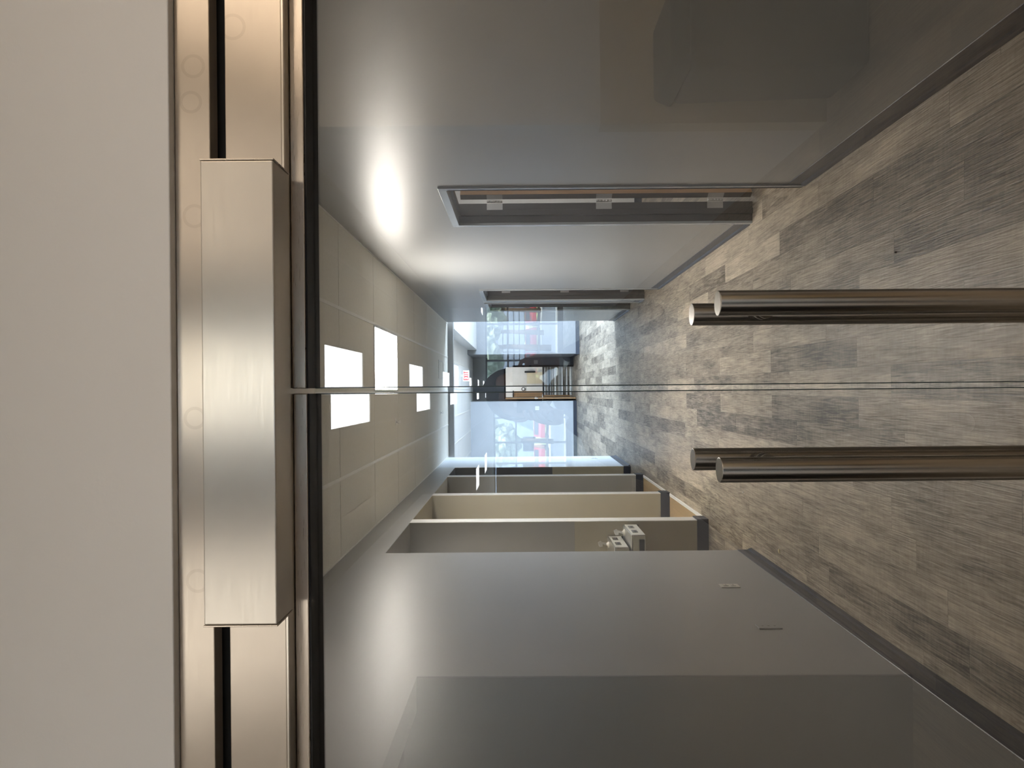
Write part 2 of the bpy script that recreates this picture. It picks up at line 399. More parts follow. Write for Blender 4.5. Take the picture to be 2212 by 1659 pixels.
def troffer(name, label, x0, x1, y0, y1, z, m, group, d=.0):
    t = thing(name, label, 'ceiling light', ((x0+x1)/2, (y0+y1)/2, z), group)
    b = MB(); f = .022
    b.box(x0, x1, y0, y0+f, z-.004, z+.02); b.box(x0, x1, y1-f, y1, z-.004, z+.02); b.box(x0, x0+f, y0+f, y1-f, z-.004, z+.02); b.box(x1-f, x1, y0+f, y1-f, z-.004, z+.02)
    b.build('frame', G['trimw'], t, bevel=.001)
    MB().box(x0+f, x1-f, y0+f, y1-f, z+.004, z+.012).build('diffuser', m, t)
    return t
troffer('ceiling_light', 'bright rectangular ceiling light glowing in the corridor, seen through the right door', -.015, .585, 6.28, 7.47, H, G['lamp'], None)
t = troffer('ceiling_light', 'small unlit square ceiling panel near the end of the corridor', .18, .48, 11.3, 12.0, H-.003, G['lamp_off'], None)

# sprinklers
def sprinkler(x, y, label):
    t = thing('sprinkler_head', label, 'sprinkler', (x, y, H))
    MB().lathe((x, y, H), [(.034, 0), (.032, -.004), (.012, -.007)]).build('escutcheon', G['trimw'], t)
    b = MB().lathe((x, y, H), [(.009, -.006), (.009, -.022), (.006, -.026)], n=12)
    b.cyl((x-.012, y, H-.022), (x-.008, y, H-.05), .003, n=8); b.cyl((x+.012, y, H-.022), (x+.008, y, H-.05), .003, n=8); b.box(x-.014, x+.014, y-.006, y+.006, H-.026, H-.021)
    b.build('frame_arms', G['chrome'], t)
    MB().lathe((x, y, H), [(.018, -.052), (.018, -.050), (.005, -.049)], n=14).build('deflector', G['chrome'], t)
    return t
sprinkler(-.33, 7.35, 'small sprinkler head on the ceiling nearest the header, left of the glowing light')
sprinkler(-.37, 11.55, 'small sprinkler head on the ceiling far down the corridor, beyond the first one')
# outlets
def outlet(x, y, z, nx, ny, label, m, face=True, size=(.070, .115)):
    t = thing('wall_outlet', label, 'wall outlet', (x, y, z))
    hw, hh = size[0]/2, size[1]/2
    def bx(bb, a0, a1, z0, z1, d0, d1):
        if nx: bb.box(min(x+nx*d0, x+nx*d1), max(x+nx*d0, x+nx*d1), y+a0, y+a1, z+z0, z+z1)
        else: bb.box(x+a0, x+a1, min(y+ny*d0, y+ny*d1), max(y+ny*d0, y+ny*d1), z+z0, z+z1)
        return bb
    bx(MB(), -hw, hw, -hh, hh, 0, .006).build('cover_plate', m, t, bevel=.002)
    if face:
        for s in (-.022, .022):
            q = bx(MB(), -.016, .016, s-.014, s+.014, .006, .009).build('socket', m, t, bevel=.001)
            bb = MB(); bx(bb, -.009, -.006, s-.005, s+.005, .009, .0095); bx(bb, .006, .009, s-.005, s+.005, .009, .0095)
            bb.build('slots', G['dark'], q)
    else:
        for s in (-.03, 0, .03): bx(MB(), -.004, .004, s-.004, s+.004, .006, .008).build('screw', m, t)
    return t
outlet(-W, 4.28, .444, 1, 0, 'cream outlet plate low on the left wall near the first alcove', G['plastic'])
outlet(-W, 3.55, .464, 1, 0, 'grey painted-over blank plate low on the left wall', G['plate_grey'], face=False)
outlet(-W, 12.2, .42, 1, 0, 'tiny white outlet low on the pale wall past the last alcove', G['trimw'])

# ------------------------------------------------------------------ doors on the right wall
def side_door(n, y0, y1, open_leaf, label):
    t = bpy.data.objects.new('door_%d' % n, None); C.objects.link(t); t.location = (W, (y0+y1)/2, 0); struct(t, label)
    zt = 2.174; f = .05; xa = W-.012; xb = W+.145
    b = MB()   # grey outer casing faces, paler than the bronze jambs
    b.box(xa, W+.005, y0, y0+f, 0, zt); b.box(xa, W+.005, y1-f, y1, 0, zt); b.box(xa, W+.005, y0+f, y1-f, zt-f, zt)
    b.box(xa, W+.02, y0+.02, y0+f, 0, zt-f)
    b.box(W+.005, xb-.06, y0+f-.012, y1-f+.012, zt-f, zt-f+.02)
    b.build('casing', G['casing'], t, bevel=.003)
    b = MB()   # bronze rebated jambs
    for (ya, yb, s) in ((y0+.02, y0+f, 1), (y1-f, y1-.02, -1)):
        b.box(W+.005, xb, ya, yb, 0, zt-.02)
        ye = yb if s > 0 else ya
        b.box(W+.055, W+.095, min(ye, ye+s*.016), max(ye, ye+s*.016), 0, zt-f)
    b.box(W+.055, W+.095, y0+f, y1-f, zt-f-.016, zt-f)
    b.box(xb-.06, xb, y0+f, y1-f, zt-f, zt-.02)
    b.build('jamb', G['bronze'], t, bevel=.002)
    # leaf stands open at right angles in the room, hung on the far jamb
    yj = y1-f
    xl = W+.145+.029; th = math.radians(36)
    def R2(u, v): return (xl+u*math.cos(th)-v*math.sin(th), yj-.002+u*math.sin(th)+v*math.cos(th))
    if open_leaf:
        lf = MB().prism([R2(0, -.044), R2(.9, -.044), R2(.9, 0), R2(0, 0)], 'z', .012, zt-f-.012).build('leaf', G['wood'], t, bevel=.001)
        MB().prism([R2(-.001, -.0435), R2(0, -.0435), R2(0, -.0005), R2(-.001, -.0005)], 'z', .013, zt-f-.013).build('leaf_edge', G['wood_dark'], lf)
    for z in (1.865, 1.075, .27):
        b = MB()
        b.box(xb-.052, xb-.003, yj-.0025, yj, z-.057, z+.057)
        for q in range(4): b.cyl((xb-.04+.022*(q % 2), yj-.0035, z-.04+.027*q), (xb-.04+.022*(q % 2), yj-.0022, z-.04+.027*q), .0035, n=10)
        hg = b.build('hinge', G['hinge'], t)
        MB().prism([R2(-.004, -.042), R2(-.0012, -.042), R2(-.0012, -.002), R2(-.004, -.002)], 'z', z-.057, z+.057).build('hinge_leaf', G['hinge'], hg)
        b = MB()
        for k in range(5):
            b.cyl((xb+.012, yj-.006, z-.057+.0228*k+.001), (xb+.012, yj-.006, z-.057+.0228*(k+1)-.001), .0075, n=14)
        b.box(xb-.003, xb+.012, yj-.004, yj-.001, z-.055, z+.055)
        b.box(xb+.012, xl-.001, yj-.008, yj-.004, z-.055, z+.055)
        b.build('hinge_knuckle', G['chrome'], hg)
    return t
side_door(1, D1[0], D1[1], True, 'nearest open doorway in the right wall with an oak door and three hinges')
side_door(2, D2[0], D2[1], True, 'second open doorway in the right wall with a dark bronze frame')
side_door(3, D3[0], D3[1], True, 'farthest doorway in the right wall')
# side room behind the doors
struct(MB().box(W+.15, 4.2, 1.2, 1.3, 0, 3.2).box(4.1, 4.2, 1.3, END, 0, 3.2).box(W+.15, 4.1, 9.72, 9.84, 0, 3.2).box(W+.15, 4.2, END-.1, END, 0, 3.2).build('wall_side_room', G['trimw']))
struct(MB().box(W+.15, 4.1, 9.708, 9.72, 0, .10).build('baseboard_side_room', G['base']))
struct(MB().box(W+.15, 4.2, 1.2, END, 2.80, 2.85).build('ceiling_side_room', G['trimw']))
troffer('ceiling_light', 'unseen ceiling panel added in the side room to light the oak door face', 1.9, 2.5, 2.6, 3.8, 2.79, G['lamp_kit'], None)  # unseen light added to brighten the open oak leaf
troffer('ceiling_light', 'unseen ceiling panel added in the side room, between the two open doors', 2.3, 2.9, 7.4, 8.6, 2.79, G['lamp_kit'], None)  # second unseen light, added for the wall strip behind the leaf
# hidden lights added to brighten the alcoves
def downlight(x, y, z, e, label):
    t = thing('added_downlight', label, 'ceiling light', (x, y, z))
    MB().lathe((x, y, z), [(.10, 0), (.10, -.006), (.08, -.006), (.08, -.001)]).build('trim_ring', G['trimw'], t)
    m = mat('lit_lens', (.9, .9, .9), .5, emit=((1, .90, .74), e))
    MB().lathe((x, y, z), [(.078, -.001), (.078, -.004)]).build('lens', m, t)
downlight(-2.3, 7.3, 2.70, 130, 'hidden round light added inside the beige alcove')
downlight(-2.3, 9.0, 2.70, 60, 'hidden round light added inside the grey alcove beyond the beige one')
downlight(-2.2, 5.8, 2.70, 110, 'hidden round light added above the drinking fountains')

# ------------------------------------------------------------------ drinking fountains
def fountain(x1, z0, label, spout_up):
    yb = 6.414; d = .46; x0 = x1-.42; z1 = z0+.118
    t = thing('drinking_fountain', label, 'drinking fountain', (x1-.2, yb, z0))
    MB().prism([(yb-d, z0), (yb-d, z1-.012), (yb-d+.012, z1), (yb, z1), (yb, z0)], 'x', x0, x1).build('cabinet', G['fount'], t, bevel=.006)
    MB().box(x1-.001, x1+.004, yb-d+.006, yb-.004, z0+.004, z1-.004).build('side_panel', G['fount_top'], t, bevel=.002)
    for k in range(2):
        y = yb-.33+.19*k
        q = MB().box(x1+.004, x1+.010, y-.045, y+.045, z0+.050, z0+.098).build('push_button', G['fount'], t, bevel=.002)
        MB().box(x1+.010, x1+.011, y-.036, y+.036, z0+.062, z0+.080).build('button_mark', G['dark'], q)
    MB().box(x0+.03, x1-.035, yb-d-.010, yb-d, z0+.012, z0+.055).build('push_bar', G['bin'], t, bevel=.002)
    MB().box(x0, x1+.002, yb-.02, yb-.001, z0-.012, z0).build('mounting_plate', G['dark'], t)
    # rim and raised back
    MB().prism([(yb-d-.004, z1), (yb, z1), (yb, z1+.01), (yb-d+.004, z1+.006)], 'x', x0-.003, x1+.004).build('basin_rim', G['chrome'], t, bevel=.002)
    bx = x1-.045; by = yb-.11
    b = MB().lathe((bx, by, z1), [(.030, 0), (.030, .012), (.018, .02), (.012, .03)])
    b.build('bubbler_base', G['plastic'], t)
    b = MB().tube([(bx, by, z1+.028), (bx+.006, by, z1+.055), (bx+.010, by, z1+.072)], [.012, .010, .009])
    b.prism([(bx-.016, z1+.066), (bx+.014, z1+.066), (bx+.026, z1+.080), (bx+.012, z1+.104), (bx-.020, z1+.094)], 'y', by-.03, by+.03)
    b.build('bubbler_spout', G['chrome'], t, bevel=.003)
    return t
fountain(-1.235, .648, 'lower stainless drinking fountain, right one of the pair in the first alcove', 1)
fountain(-1.338, .790, 'higher stainless drinking fountain, left one of the pair, half hidden by the wall', 1)

# ------------------------------------------------------------------ corridor end and far lobby
struct(MB().box(-3.3, 4.2, 12.8, 12.95, 2.885, 3.2).build('ceiling_beam', G['wall']), 'grey bulkhead across the end of the corridor ceiling')
c = ceiling('ceiling_far_lobby', -5.5, 1.11, 12.95, 22.3, 3.14, [], [-3.04, -2.43, -1.82, -1.21, -.6, .01, .62], [12.95+1.21*k for k in range(9)], mat('white_ceiling_tile', (.86, .87, .88), .8, noise=100, bump=(260, .3, .002)))
struct(MB().box(1.11, 5.7, 12.95, 19.9, 2.88, 3.2).build('ceiling_bulkhead', G['trimw'], bevel=.004), 'white dropped ceiling at the right of the far lobby')
struct(MB().box(.98, 5.7, 19.9, 20.05, 0, 3.2).box(.98, 1.1, 20.05, 22.2, 0, 3.2).build('wall_far_right', G['far_grey']), 'grey wall at the right end of the far lobby')
struct(MB().box(-5.5, -.36, 21.0, 21.15, 0, 3.2).box(-.48, -.36, 21.15, 22.2, 0, 3.2).build('wall_far_left', G['wall_far']), 'pale grey wall at the left end of the far lobby')
struct(MB().box(-.5, -.30, 22.2, 22.35, 0, 3.4).box(.74, 1.1, 22.2, 22.35, 0, 3.4).box(-.3, .74, 22.2, 22.35, 2.17, 3.4).build('wall_far_recess', G['slate']), 'dark slate wall around the far doorway')
struct(MB().box(.968, 5.6, 19.886, 19.9, 0, .105).box(.968, .98, 19.9, 22.2, 0, .105).build('baseboard_far_right', G['base']))
struct(MB().box(-5.4, -.348, 20.988, 21.0, 0, .105).build('baseboard_far_left', G['base']))
struct(MB().box(.74, .98, 22.186, 22.2, 0, .105).build('baseboard_recess', G['base']))
# side glazing of the far lobby (right) and closed left side
b = MB().box(5.6, 5.75, 12.6, 13.3, 0, 3.2).box(5.6, 5.75, 19.4, 20.0, 0, 3.2).box(5.6, 5.75, 13.3, 19.4, 0, .25).box(5.6, 5.75, 13.3, 19.4, 2.8, 3.2)
struct(b.build('wall_far_glazed', G['wall_far']))
struct(MB().box(-5.6, -5.5, 12.6, 21.2, 0, 3.2).box(-5.5, -3.3, 12.5, 12.6, 0, 3.2).build('wall_far_side', G['wall_far']))
struct(MB().box(4.2, 5.75, 12.5, 12.6, 0, 3.2).build('wall_far_return', G['wall_far']))
troffer('ceiling_light', 'pale blue ceiling panel in the far lobby, just before the exit sign', .02, .58, 15.4, 16.9, 3.136, G['skyl'], None)
troffer('ceiling_light', 'lit panel added at the left of the far lobby, hidden by the wall end', -2.4, -1.8, 15.4, 16.6, 3.136, G['lamp_cool'], None)  # hidden panel added to brighten the far lobby ceiling

# exit sign
t = thing('exit_sign', 'white exit sign with red letters hanging from the far lobby ceiling', 'exit sign', (.34, 17.6, 3.02))
MB().box(.205, .475, 17.6, 17.63, 2.935, 3.09).build('housing', G['sign'], t, bevel=.006)
MB().box(.31, .37, 17.605, 17.625, 3.09, 3.14).build('canopy', G['trimw'], t, bevel=.003)
def glyph(b, ch, x, z, w, h, y0, y1, s):
    if ch == 'E':
        b.box(x, x+s, y0, y1, z, z+h)
        for k in (0, (h-s)/2, h-s): b.box(x+s, x+w, y0, y1, z+k, z+k+s)
    if ch == 'X':
        b.prism([(x, z), (x+s, z), (x+w, z+h), (x+w-s, z+h)], 'y', y0, y1); b.prism([(x+w-s, z), (x+w, z), (x+s, z+h), (x, z+h)], 'y', y0+.0003, y1)
    if ch == 'I': b.box(x+(w-s)/2, x+(w+s)/2, y0, y1, z, z+h)
    if ch == 'T': b.box(x, x+w, y0, y1, z+h-s, z+h); b.box(x+(w-s)/2, x+(w+s)/2, y0, y1, z, z+h-s)
b = MB(); x = .232
for ch, wd in (('E', .05), ('X', .056), ('I', .022), ('T', .052)):
    glyph(b, ch, x, 2.955, wd, .115, 17.597, 17.600, .017); x += wd+.012
b.build('letters', G['red'], t)

# far doorway with open leaf
t = bpy.data.objects.new('door_4', None); C.objects.link(t); t.location = (.22, 22.2, 0); struct(t, 'open black-framed doorway at the far end of the corridor')
MB().box(-.30, -.25, 22.17, 22.36, 0, 2.17).box(.69, .74, 22.17, 22.36, 0, 2.17).box(-.25, .69, 22.17, 22.36, 2.12, 2.17).build('jamb', G['black'], t, bevel=.003)
lf = MB().box(-.30, -.256, 21.24, 22.15, .012, 2.11).build('leaf', G['bronze'], t)
MB().box(-.301, -.255, 21.234, 21.24, .012, 2.11).build('leaf_edge', G['wood'], lf)
hd = MB().cyl((-.38, 21.31, 1.0), (-.18, 21.31, 1.0), .014, n=12).cyl((-.38, 21.31, 1.0), (-.38, 21.43, 1.0), .011, n=12).cyl((-.18, 21.31, 1.0), (-.18, 21.43, 1.0), .011, n=12).build('lever_handle', G['chrome'], lf)
MB().cyl((-.32, 21.33, 1.2), (-.235, 21.33, 1.2), .025, n=16).box(-.292, -.264, 21.232, 21.234, 1.14, 1.24).build('deadbolt', G['chrome'], lf)
outlet(-.57, 21.0, 1.17, 0, -1, 'white switch plate on the pale wall left of the far doorway', G['trimw'], size=(.115, .12))
outlet(.84, 22.2, 1.17, 0, -1, 'grey switch plate on the slate wall right of the far doorway', G['plate_grey'], size=(.115, .12))
# room beyond it
struct(MB().box(-1.6, 1.9, 25.4, 25.5, 0, 3).box(-1.7, -1.6, 22.35, 25.5, 0, 3).box(1.9, 2.0, 22.35, 25.5, 0, 3).build('wall_kitchen', G['trimw']))
struct(MB().box(-1.7, 2, 22.35, 25.5, 2.9, 3).build('ceiling_kitchen', G['trimw']))
troffer('ceiling_light', 'ceiling light in the room beyond the far doorway', -.1, .5, 23.4, 24.6, 2.896, G['lamp_kit'], None)
t = thing('service_counter', 'stainless counter with a black top inside the far doorway', 'counter', (.25, 23.0, 0))
MB().prism([(22.80+.035*math.sin(k*.62)+.02*math.sin(k*1.3), k*.9/24) for k in range(25)]+[(23.3, .90), (23.3, 0)], 'x', -.2, .95).build('front_panel', G['fount'], t, bevel=.004)  # front shaped in waves so the steel shows banded reflections
MB().box(-.23, .98, 22.77, 23.33, .90, .935).build('countertop', G['black'], t, bevel=.004)
tag(MB().box(.19, .60, 25.37, 25.4, .84, 1.42).build('notice_board', G['cream'], bevel=.003), 'cream board on the wall beyond the far doorway', 'board')
tag(MB().box(.58, .64, 25.2, 25.4, 1.12, 1.50).build('wall_dispenser', G['bin'], bevel=.01), 'narrow black dispenser beside the cream board beyond the far doorway', 'dispenser')
t = thing('tall_cabinet', 'brown wooden cabinet standing just inside the far doorway', 'cabinet', (-.6, 24.2, 0))
MB().box(-1.1, -.07, 24.0, 24.5, .0, 1.88).build('carcass', G['wood'], t, bevel=.004)
MB().box(-1.12, -.055, 23.98, 24.52, 1.88, 1.92).build('top', G['black'], t, bevel=.004)
q = thing('wall_clock', 'tiny round black and white clock on the wall beyond the far doorway', 'clock', (.0, 25.4, 1.55))
MB().lathe((.0, 25.36, 1.55), [(.07, 0), (.07, .04)], axis='y').build('rim', G['bin'], q)
MB().lathe((.0, 25.352, 1.55), [(.045, 0), (.045, .008)], axis='y').build('dial', G['trimw'], q)

# ------------------------------------------------------------------ entrance wall, header and glass doors
struct(MB().box(-1.02, 1.02, 1.074, 1.26, 2.226, 3.3).box(-6, -1.02, 1.074, 1.26, 0, 3.3).box(1.02, 6, 1.074, 1.26, 0, 3.3).build('wall_entrance', G['white_wall'], bevel=.002), 'off-white wall above the steel door header')
t = thing('door_header', 'brushed stainless steel door header with a black slot, above the glass doors', 'door frame', (0, 1.15, 2.05))
MB().box(-1.019, 1.019, 1.09, 1.119, 2.171, 2.225).build('upper_channel', G['steel'], t, bevel=.0015)
MB().box(-1.019, 1.019, 1.125, 1.24, 2.140, 2.225).build('slot_backing', G['black'], t)
MB().box(-1.019, 1.019, 1.09, 1.24, 2.0605, 2.1475).build('face_panel', G['steel'], t, bevel=.0015)
MB().prism([(1.0892, 2.0575), (1.091, 2.0560), (1.24, 2.0560), (1.24, 2.0605), (1.0895, 2.0605)], 'x', -1.019, 1.019).build('drip_lip', G['steel_box'], t)
t = thing('lock_housing', 'long box-shaped brushed steel housing mounted on the header centre', 'lock housing', (0, 1.06, 2.05))
MB().box(-.335, .332, 1.0185, 1.0885, 2.050, 2.155).build('cover', G['steel_box'], t, bevel=.0022)
MB().box(-.3375, -.335, 1.0175, 1.0885, 2.049, 2.156).build('end_cap', G['steel_rail'], t, bevel=.0008)
MB().box(.332, .3345, 1.0175, 1.0885, 2.049, 2.156).build('end_cap', G['steel_rail'], t, bevel=.0008)

def glass_door(s, label):
    t = bpy.data.objects.new('door_%d' % (5 if s > 0 else 6), None); C.objects.link(t); t.location = (s*.5, YG, 0); struct(t, label)
    a, c = sorted((s*.0042, s*1.0))
    xi, xo = sorted((s*.0058, s*.9985))
    g = MB().box(xi, xo, YG, YG+.012, .05, 2.03).build('glass_panel', G['glass'], t)
    e = sorted((s*.0040, s*.0056))
    MB().box(e[0], e[1], YG, YG+.012, .05, 2.03).build('glass_edge', G['edge'], t)
    MB().box(a, c, 1.110, 1.185, 2.0335, 2.0545).build('top_rail', G['steel_rail'], t, bevel=.0015)
    MB().box(a, c, 1.120, 1.183, .005, .09).build('bottom_rail', G['steel_rail'], t, bevel=.0015)
    MB().box(a, c, 1.113, 1.18, 2.0305, 2.0335).build('gasket', G['black'], t)
    return t
gr = glass_door(1, 'right leaf of the frameless glass double door')
gl = glass_door(-1, 'left leaf of the frameless glass double door')
gr.rotation_euler[2] = 0; gl.rotation_euler[0] = -.0055; gl.location[1] -= .0055

def pull(x, y, label, z0=.50, z1=1.40):
    t = thing('door_pull', label, 'door handle', (x, y, z0))
    MB().cyl((x, y, z0), (x, y, z1), .0192, n=48).build('bar', G['handle'], t, bevel=.0012)
    s = 1 if y < YG else -1
    yg = YG if s > 0 else YG+.012
    for z in (z0+.10, z1-.10):
        MB().cyl((x, y+s*.015, z), (x, yg-s*.004, z), .0095, n=24).cyl((x, yg-s*.006, z), (x, yg, z), .016, n=24).build('standoff', G['handle'], t)
pull(.1265, 1.07, 'near brushed steel tube handle on the right glass leaf, camera side')
pull(.1265, 1.232, 'far brushed steel tube handle on the right glass leaf, corridor side')
pull(-.1245, 1.07, 'near brushed steel tube handle on the left glass leaf, camera side')
pull(-.1245, 1.232, 'far brushed steel tube handle on the left glass leaf, corridor side')

# floor scraps
def scrap(x, y, sx, sy, m, label, name='paper_scrap', cat='litter'):
    b = MB(); b.ball((x, y, .004), .5, (sx, sy, .012), 2, .25)
    tag(b.build(name, m), label, cat)
scrap(-1.08, 4.66, .035, .03, G['crumb'], 'pale crumpled scrap on the floor by the left baseboard')
scrap(.37, 3.70, .008, .030, G['leafdark'], 'small dark scrap on the floor between the right handle and the door seam', 'leaf_scrap')
scrap(.60, 3.19, .009, .012, G['leafdark'], 'small dark speck on the floor towards the right wall', 'leaf_scrap')
scrap(-.80, 5.40, .012, .012, G['trimw'], 'tiny white crumb on the floor near the drinking fountain alcove')

# ------------------------------------------------------------------ entrance lobby behind the camera (seen in the glass and the steel)
struct(MB().box(1.45, 6, -1.72, -1.6, 1.24, 3.3).build('wall_lobby_right', G['trimw']))
struct(MB().box(1.45, 6, -1.72, -1.594, 0, 1.24).build('wall_lobby_right_low', G['tan']))
struct(MB().box(1.45, 1.6, -10.3, -1.72, 0, 3.3).build('wall_lobby_side', G['white_wall']))
struct(MB().box(-1.43, -1.28, -6.4, -.85, 0, 3.3).box(-1.43, -1.28, -.85, 1.074, 2.19, 3.3).build('wall_lobby_left', G['white_wall']))
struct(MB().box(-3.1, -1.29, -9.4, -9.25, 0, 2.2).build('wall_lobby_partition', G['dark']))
struct(MB().box(-6.1, -6, -25, 1.1, 0, 3.3).build('wall_lobby_outer_left', G['wall_far']))
struct(MB().box(-4.5, -1.278, -.855, -.84, 0, 2.19).box(-4.5, -1.43, -1.0, -.86, 0, 3.3).box(-4.6, -4.5, -1.0, 1.07, 0, 3.3).build('wall_lobby_dark', G['dark']))  # near-black sheet added to darken the brightly lit wall end
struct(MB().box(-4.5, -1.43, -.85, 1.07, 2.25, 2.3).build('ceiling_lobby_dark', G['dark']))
struct(MB().box(6, 6.1, -25, 1.1, 0, 3.3).build('wall_lobby_outer', G['wall_far']))
LH = [(-.28, .33, -3.53, -2.32), (-.28, .33, -7.16, -5.95), (-.28, .33, -10.79, -9.58), (-.28, .33, -17.1, -15.9), (-.28, .33, -20.8, -19.6), (-.28, .33, -24.0, -22.8)]
LY = [-3.53+1.21*k for k in range(-18, 4)]
ceiling('ceiling_lobby', -6, 6, -25, 1.074, H, LH, [-.28+.61*k for k in range(-9, 11)], LY)
ORD = ['nearest', 'second', 'third', 'fourth', 'fifth', 'sixth']
for i, h in enumerate(LH):
    troffer('ceiling_light', 'lit ceiling panel of the entrance lobby mirrored in the glass, %s from the doors' % ORD[i], h[0]+.003, h[1]-.003, h[2]+.003, h[3]-.003, H, G['lamp_cool'], 'entrance lobby ceiling lights')
for k, (x, y, q) in enumerate([(-2.55, -16.5, 'left side, nearer one'), (-2.55, -20.1, 'left side, farther one'), (2.6, -16.5, 'right side, nearest of three'), (2.6, -20.1, 'right side, middle of three'), (2.6, -23, 'right side, farthest of three')]):
    troffer('ceiling_light', 'small lit lobby ceiling panel mirrored in the glass, '+q, x, x+.6, y, y+1.2, H-.008, G['lamp_cool'], 'entrance lobby ceiling lights')
for x, m, q in ((-.15, 'fill_soft', 'centre'), (1.4, 'fill_warm', 'right'), (3.2, 'fill_warm', 'far right'), (-1.15, 'fill_mid', 'inner left'), (.42, 'fill_dim', 'inner right'), (-2.6, 'fill_near', 'left'), (-4.2, 'fill_near', 'far left')):
    troffer('ceiling_light', 'added ceiling panel above the camera, lighting the steel header, '+q, x, x+(.36 if q == 'centre' else .6), -1.1, .1, H-.008, G[m], 'added panels above the camera')  # panels added to brighten the header and the wall above it
# bin
t = thing('waste_bin', 'large black waste bin faintly mirrored in the right glass leaf', 'bin', (1.74, -1.3, 0))
MB().prism([(1.545, 0), (1.935, 0), (1.96, .86), (1.52, .86)], 'y', -1.53, -1.10).build('body', G['bin'], t, bevel=.03)
MB().prism([(1.51, .865), (1.97, .865), (1.93, .96), (1.55, .96)], 'y', -1.55, -1.08).build('lid', G['bin'], t, bevel=.02)
# window wall of the entrance lobby
b = MB(); ms = [-6, -4.2, -2.85, -2.05, -1.1, 0, 1.1, 2.5, 3.9, 6]
for x in ms: b.box(x-.035, x+.035, -25.06, -24.98, .17, 2.98)
for z in (.17, .93, 2.12, 2.95): b.box(-6, 6, -25.05, -24.99, z-.03, z+.03)
wn_ = struct(b.build('window_1', G['casing']), 'wide window wall of the entrance lobby mirrored in the glass')
MB().box(-6, 6, -25.025, -25.015, .2, 2.94).build('window_pane', G['pane'], wn_)
struct(MB().box(-6, 6, -25.1, -24.95, 0, .14).box(-6, 6, -25.1, -24.95, 2.98, 3.4).build('wall_window_sill', G['wall_far']))
# outdoors
struct(MB().box(-60, 60, -110, -25.1, -.25, -.05).build('ground_outside', G['asphalt']))
struct(MB().box(-60, 60, -29.3, -28.8, -.05, .05).box(-60, 60, -62, -50, -.05, -.02).build('ground_pavement', G['concrete']), 'sunlit pavement outside the lobby windows')
t = thing('office_building', 'blue-grey building with horizontal louvres outside the lobby windows', 'building', (4, -66, 0))
MB().box(-.5, 22, -72, -62, 1.0, 11).box(0, .6, -70, -64, -.05, 1.0).box(20, 20.6, -70, -64, -.05, 1.0).build('wall', G['facade'], t)
for k in range(14):
    MB().box(-.7, 22.2, -62.25, -62, 1.1+k*.5, 1.18+k*.5).build('louvre', G['concrete'], t)
t = thing('pale_building', 'pale building outside the lobby windows at the left', 'building', (-12, -80, 0))
MB().box(-24, -1.0, -84, -78, -.05, 9).build('wall', G['pale_blue'], t)
for k in range(6): MB().box(-22+3*k, -20.4+3*k, -77.99, -77.9, .8, 2.2).build('window', G['carglass'], t)
def tree(x, y, h, label):
    t = thing('tree', label, 'tree', (x, y, 0), 'trees outside the lobby')
    MB().tube([(x, y, -.05), (x+.1, y, h*.3), (x, y+.1, h*.6)], [.18, .13, .08]).build('trunk', G['bark'], t)
    b = MB()
    for k in range(14):
        a = random.uniform(0, 2*PI); q = random.uniform(0, h*.24)
        b.ball((x+q*math.cos(a), y+q*math.sin(a), h*random.uniform(.38, .9)), h*random.uniform(.09, .16), (1, 1, .8), 3, .22)
    b.build('crown', G['leaf'], t)
for i, (x, y, h) in enumerate([(2.2, -36, 7.5), (6.0, -52, 9.5), (3.9, -47, 9.0), (10.5, -42, 7), (-3.5, -45, 7.5), (-9.5, -50, 6.5)]):
    tree(x, y, h, 'leafy green tree outside the lobby windows, %s in the mirrored view' % ['before the building', 'beside the building', 'tallest at mid distance', 'farthest right', 'left of centre', 'farthest left'][i])
b = MB()
for k in range(46): b.ball((-14+k*.62, -60.2+random.uniform(-.2, .2), .5), .5, (1, .8, 1.2), 2, .2)
h_ = tag(b.build('hedge', G['hedge']), 'long yellow-green sunlit hedge behind the parked cars', 'hedge')
h_['kind'] = 'stuff'
def car(x, y, m, label):
    t = thing('parked_car', label, 'car', (x, y, 0), 'red cars outside the lobby')
    MB().prism([(y-2.2, .28), (y+2.2, .28), (y+2.25, .62), (y+1.3, .80), (y+.8, 1.15), (y-1.2, 1.15), (y-1.9, .82), (y-2.25, .75)], 'x', x-.87, x+.87).build('body', m, t, bevel=.06)
    MB().prism([(y+1.36, .80), (y+.86, 1.12), (y+.80, 1.10), (y+1.28, .80)], 'x', x-.7, x+.7).build('windscreen', G['carglass'], t)
    for a in (-1.4, 1.4):
        for s in (-.80, .80):
            MB().cyl((x+s-.1, y+a, .25), (x+s+.1, y+a, .25), .30, n=20).build('wheel', G['tire'], t)
for x, q in ((6.2, 'farthest right'), (4.0, 'second from the right'), (2.1, 'third from the right'), (-3.0, 'left of the head'), (-5.6, 'farthest left')):
    car(x, -56, G['carred'], 'red car parked outside, %s in the mirrored view' % q)
t = thing('street_lamp', 'thin street lamp with a white head outside the lobby windows', 'street lamp', (2.1, -38, 0))
MB().cyl((2.1, -38, -.05), (2.1, -38, 2.6), .04, n=12).build('pole', G['casing'], t)
MB().box(1.9, 2.3, -38.1, -37.9, 2.6, 2.8).build('lamp_head', G['trimw'], t, bevel=.03)

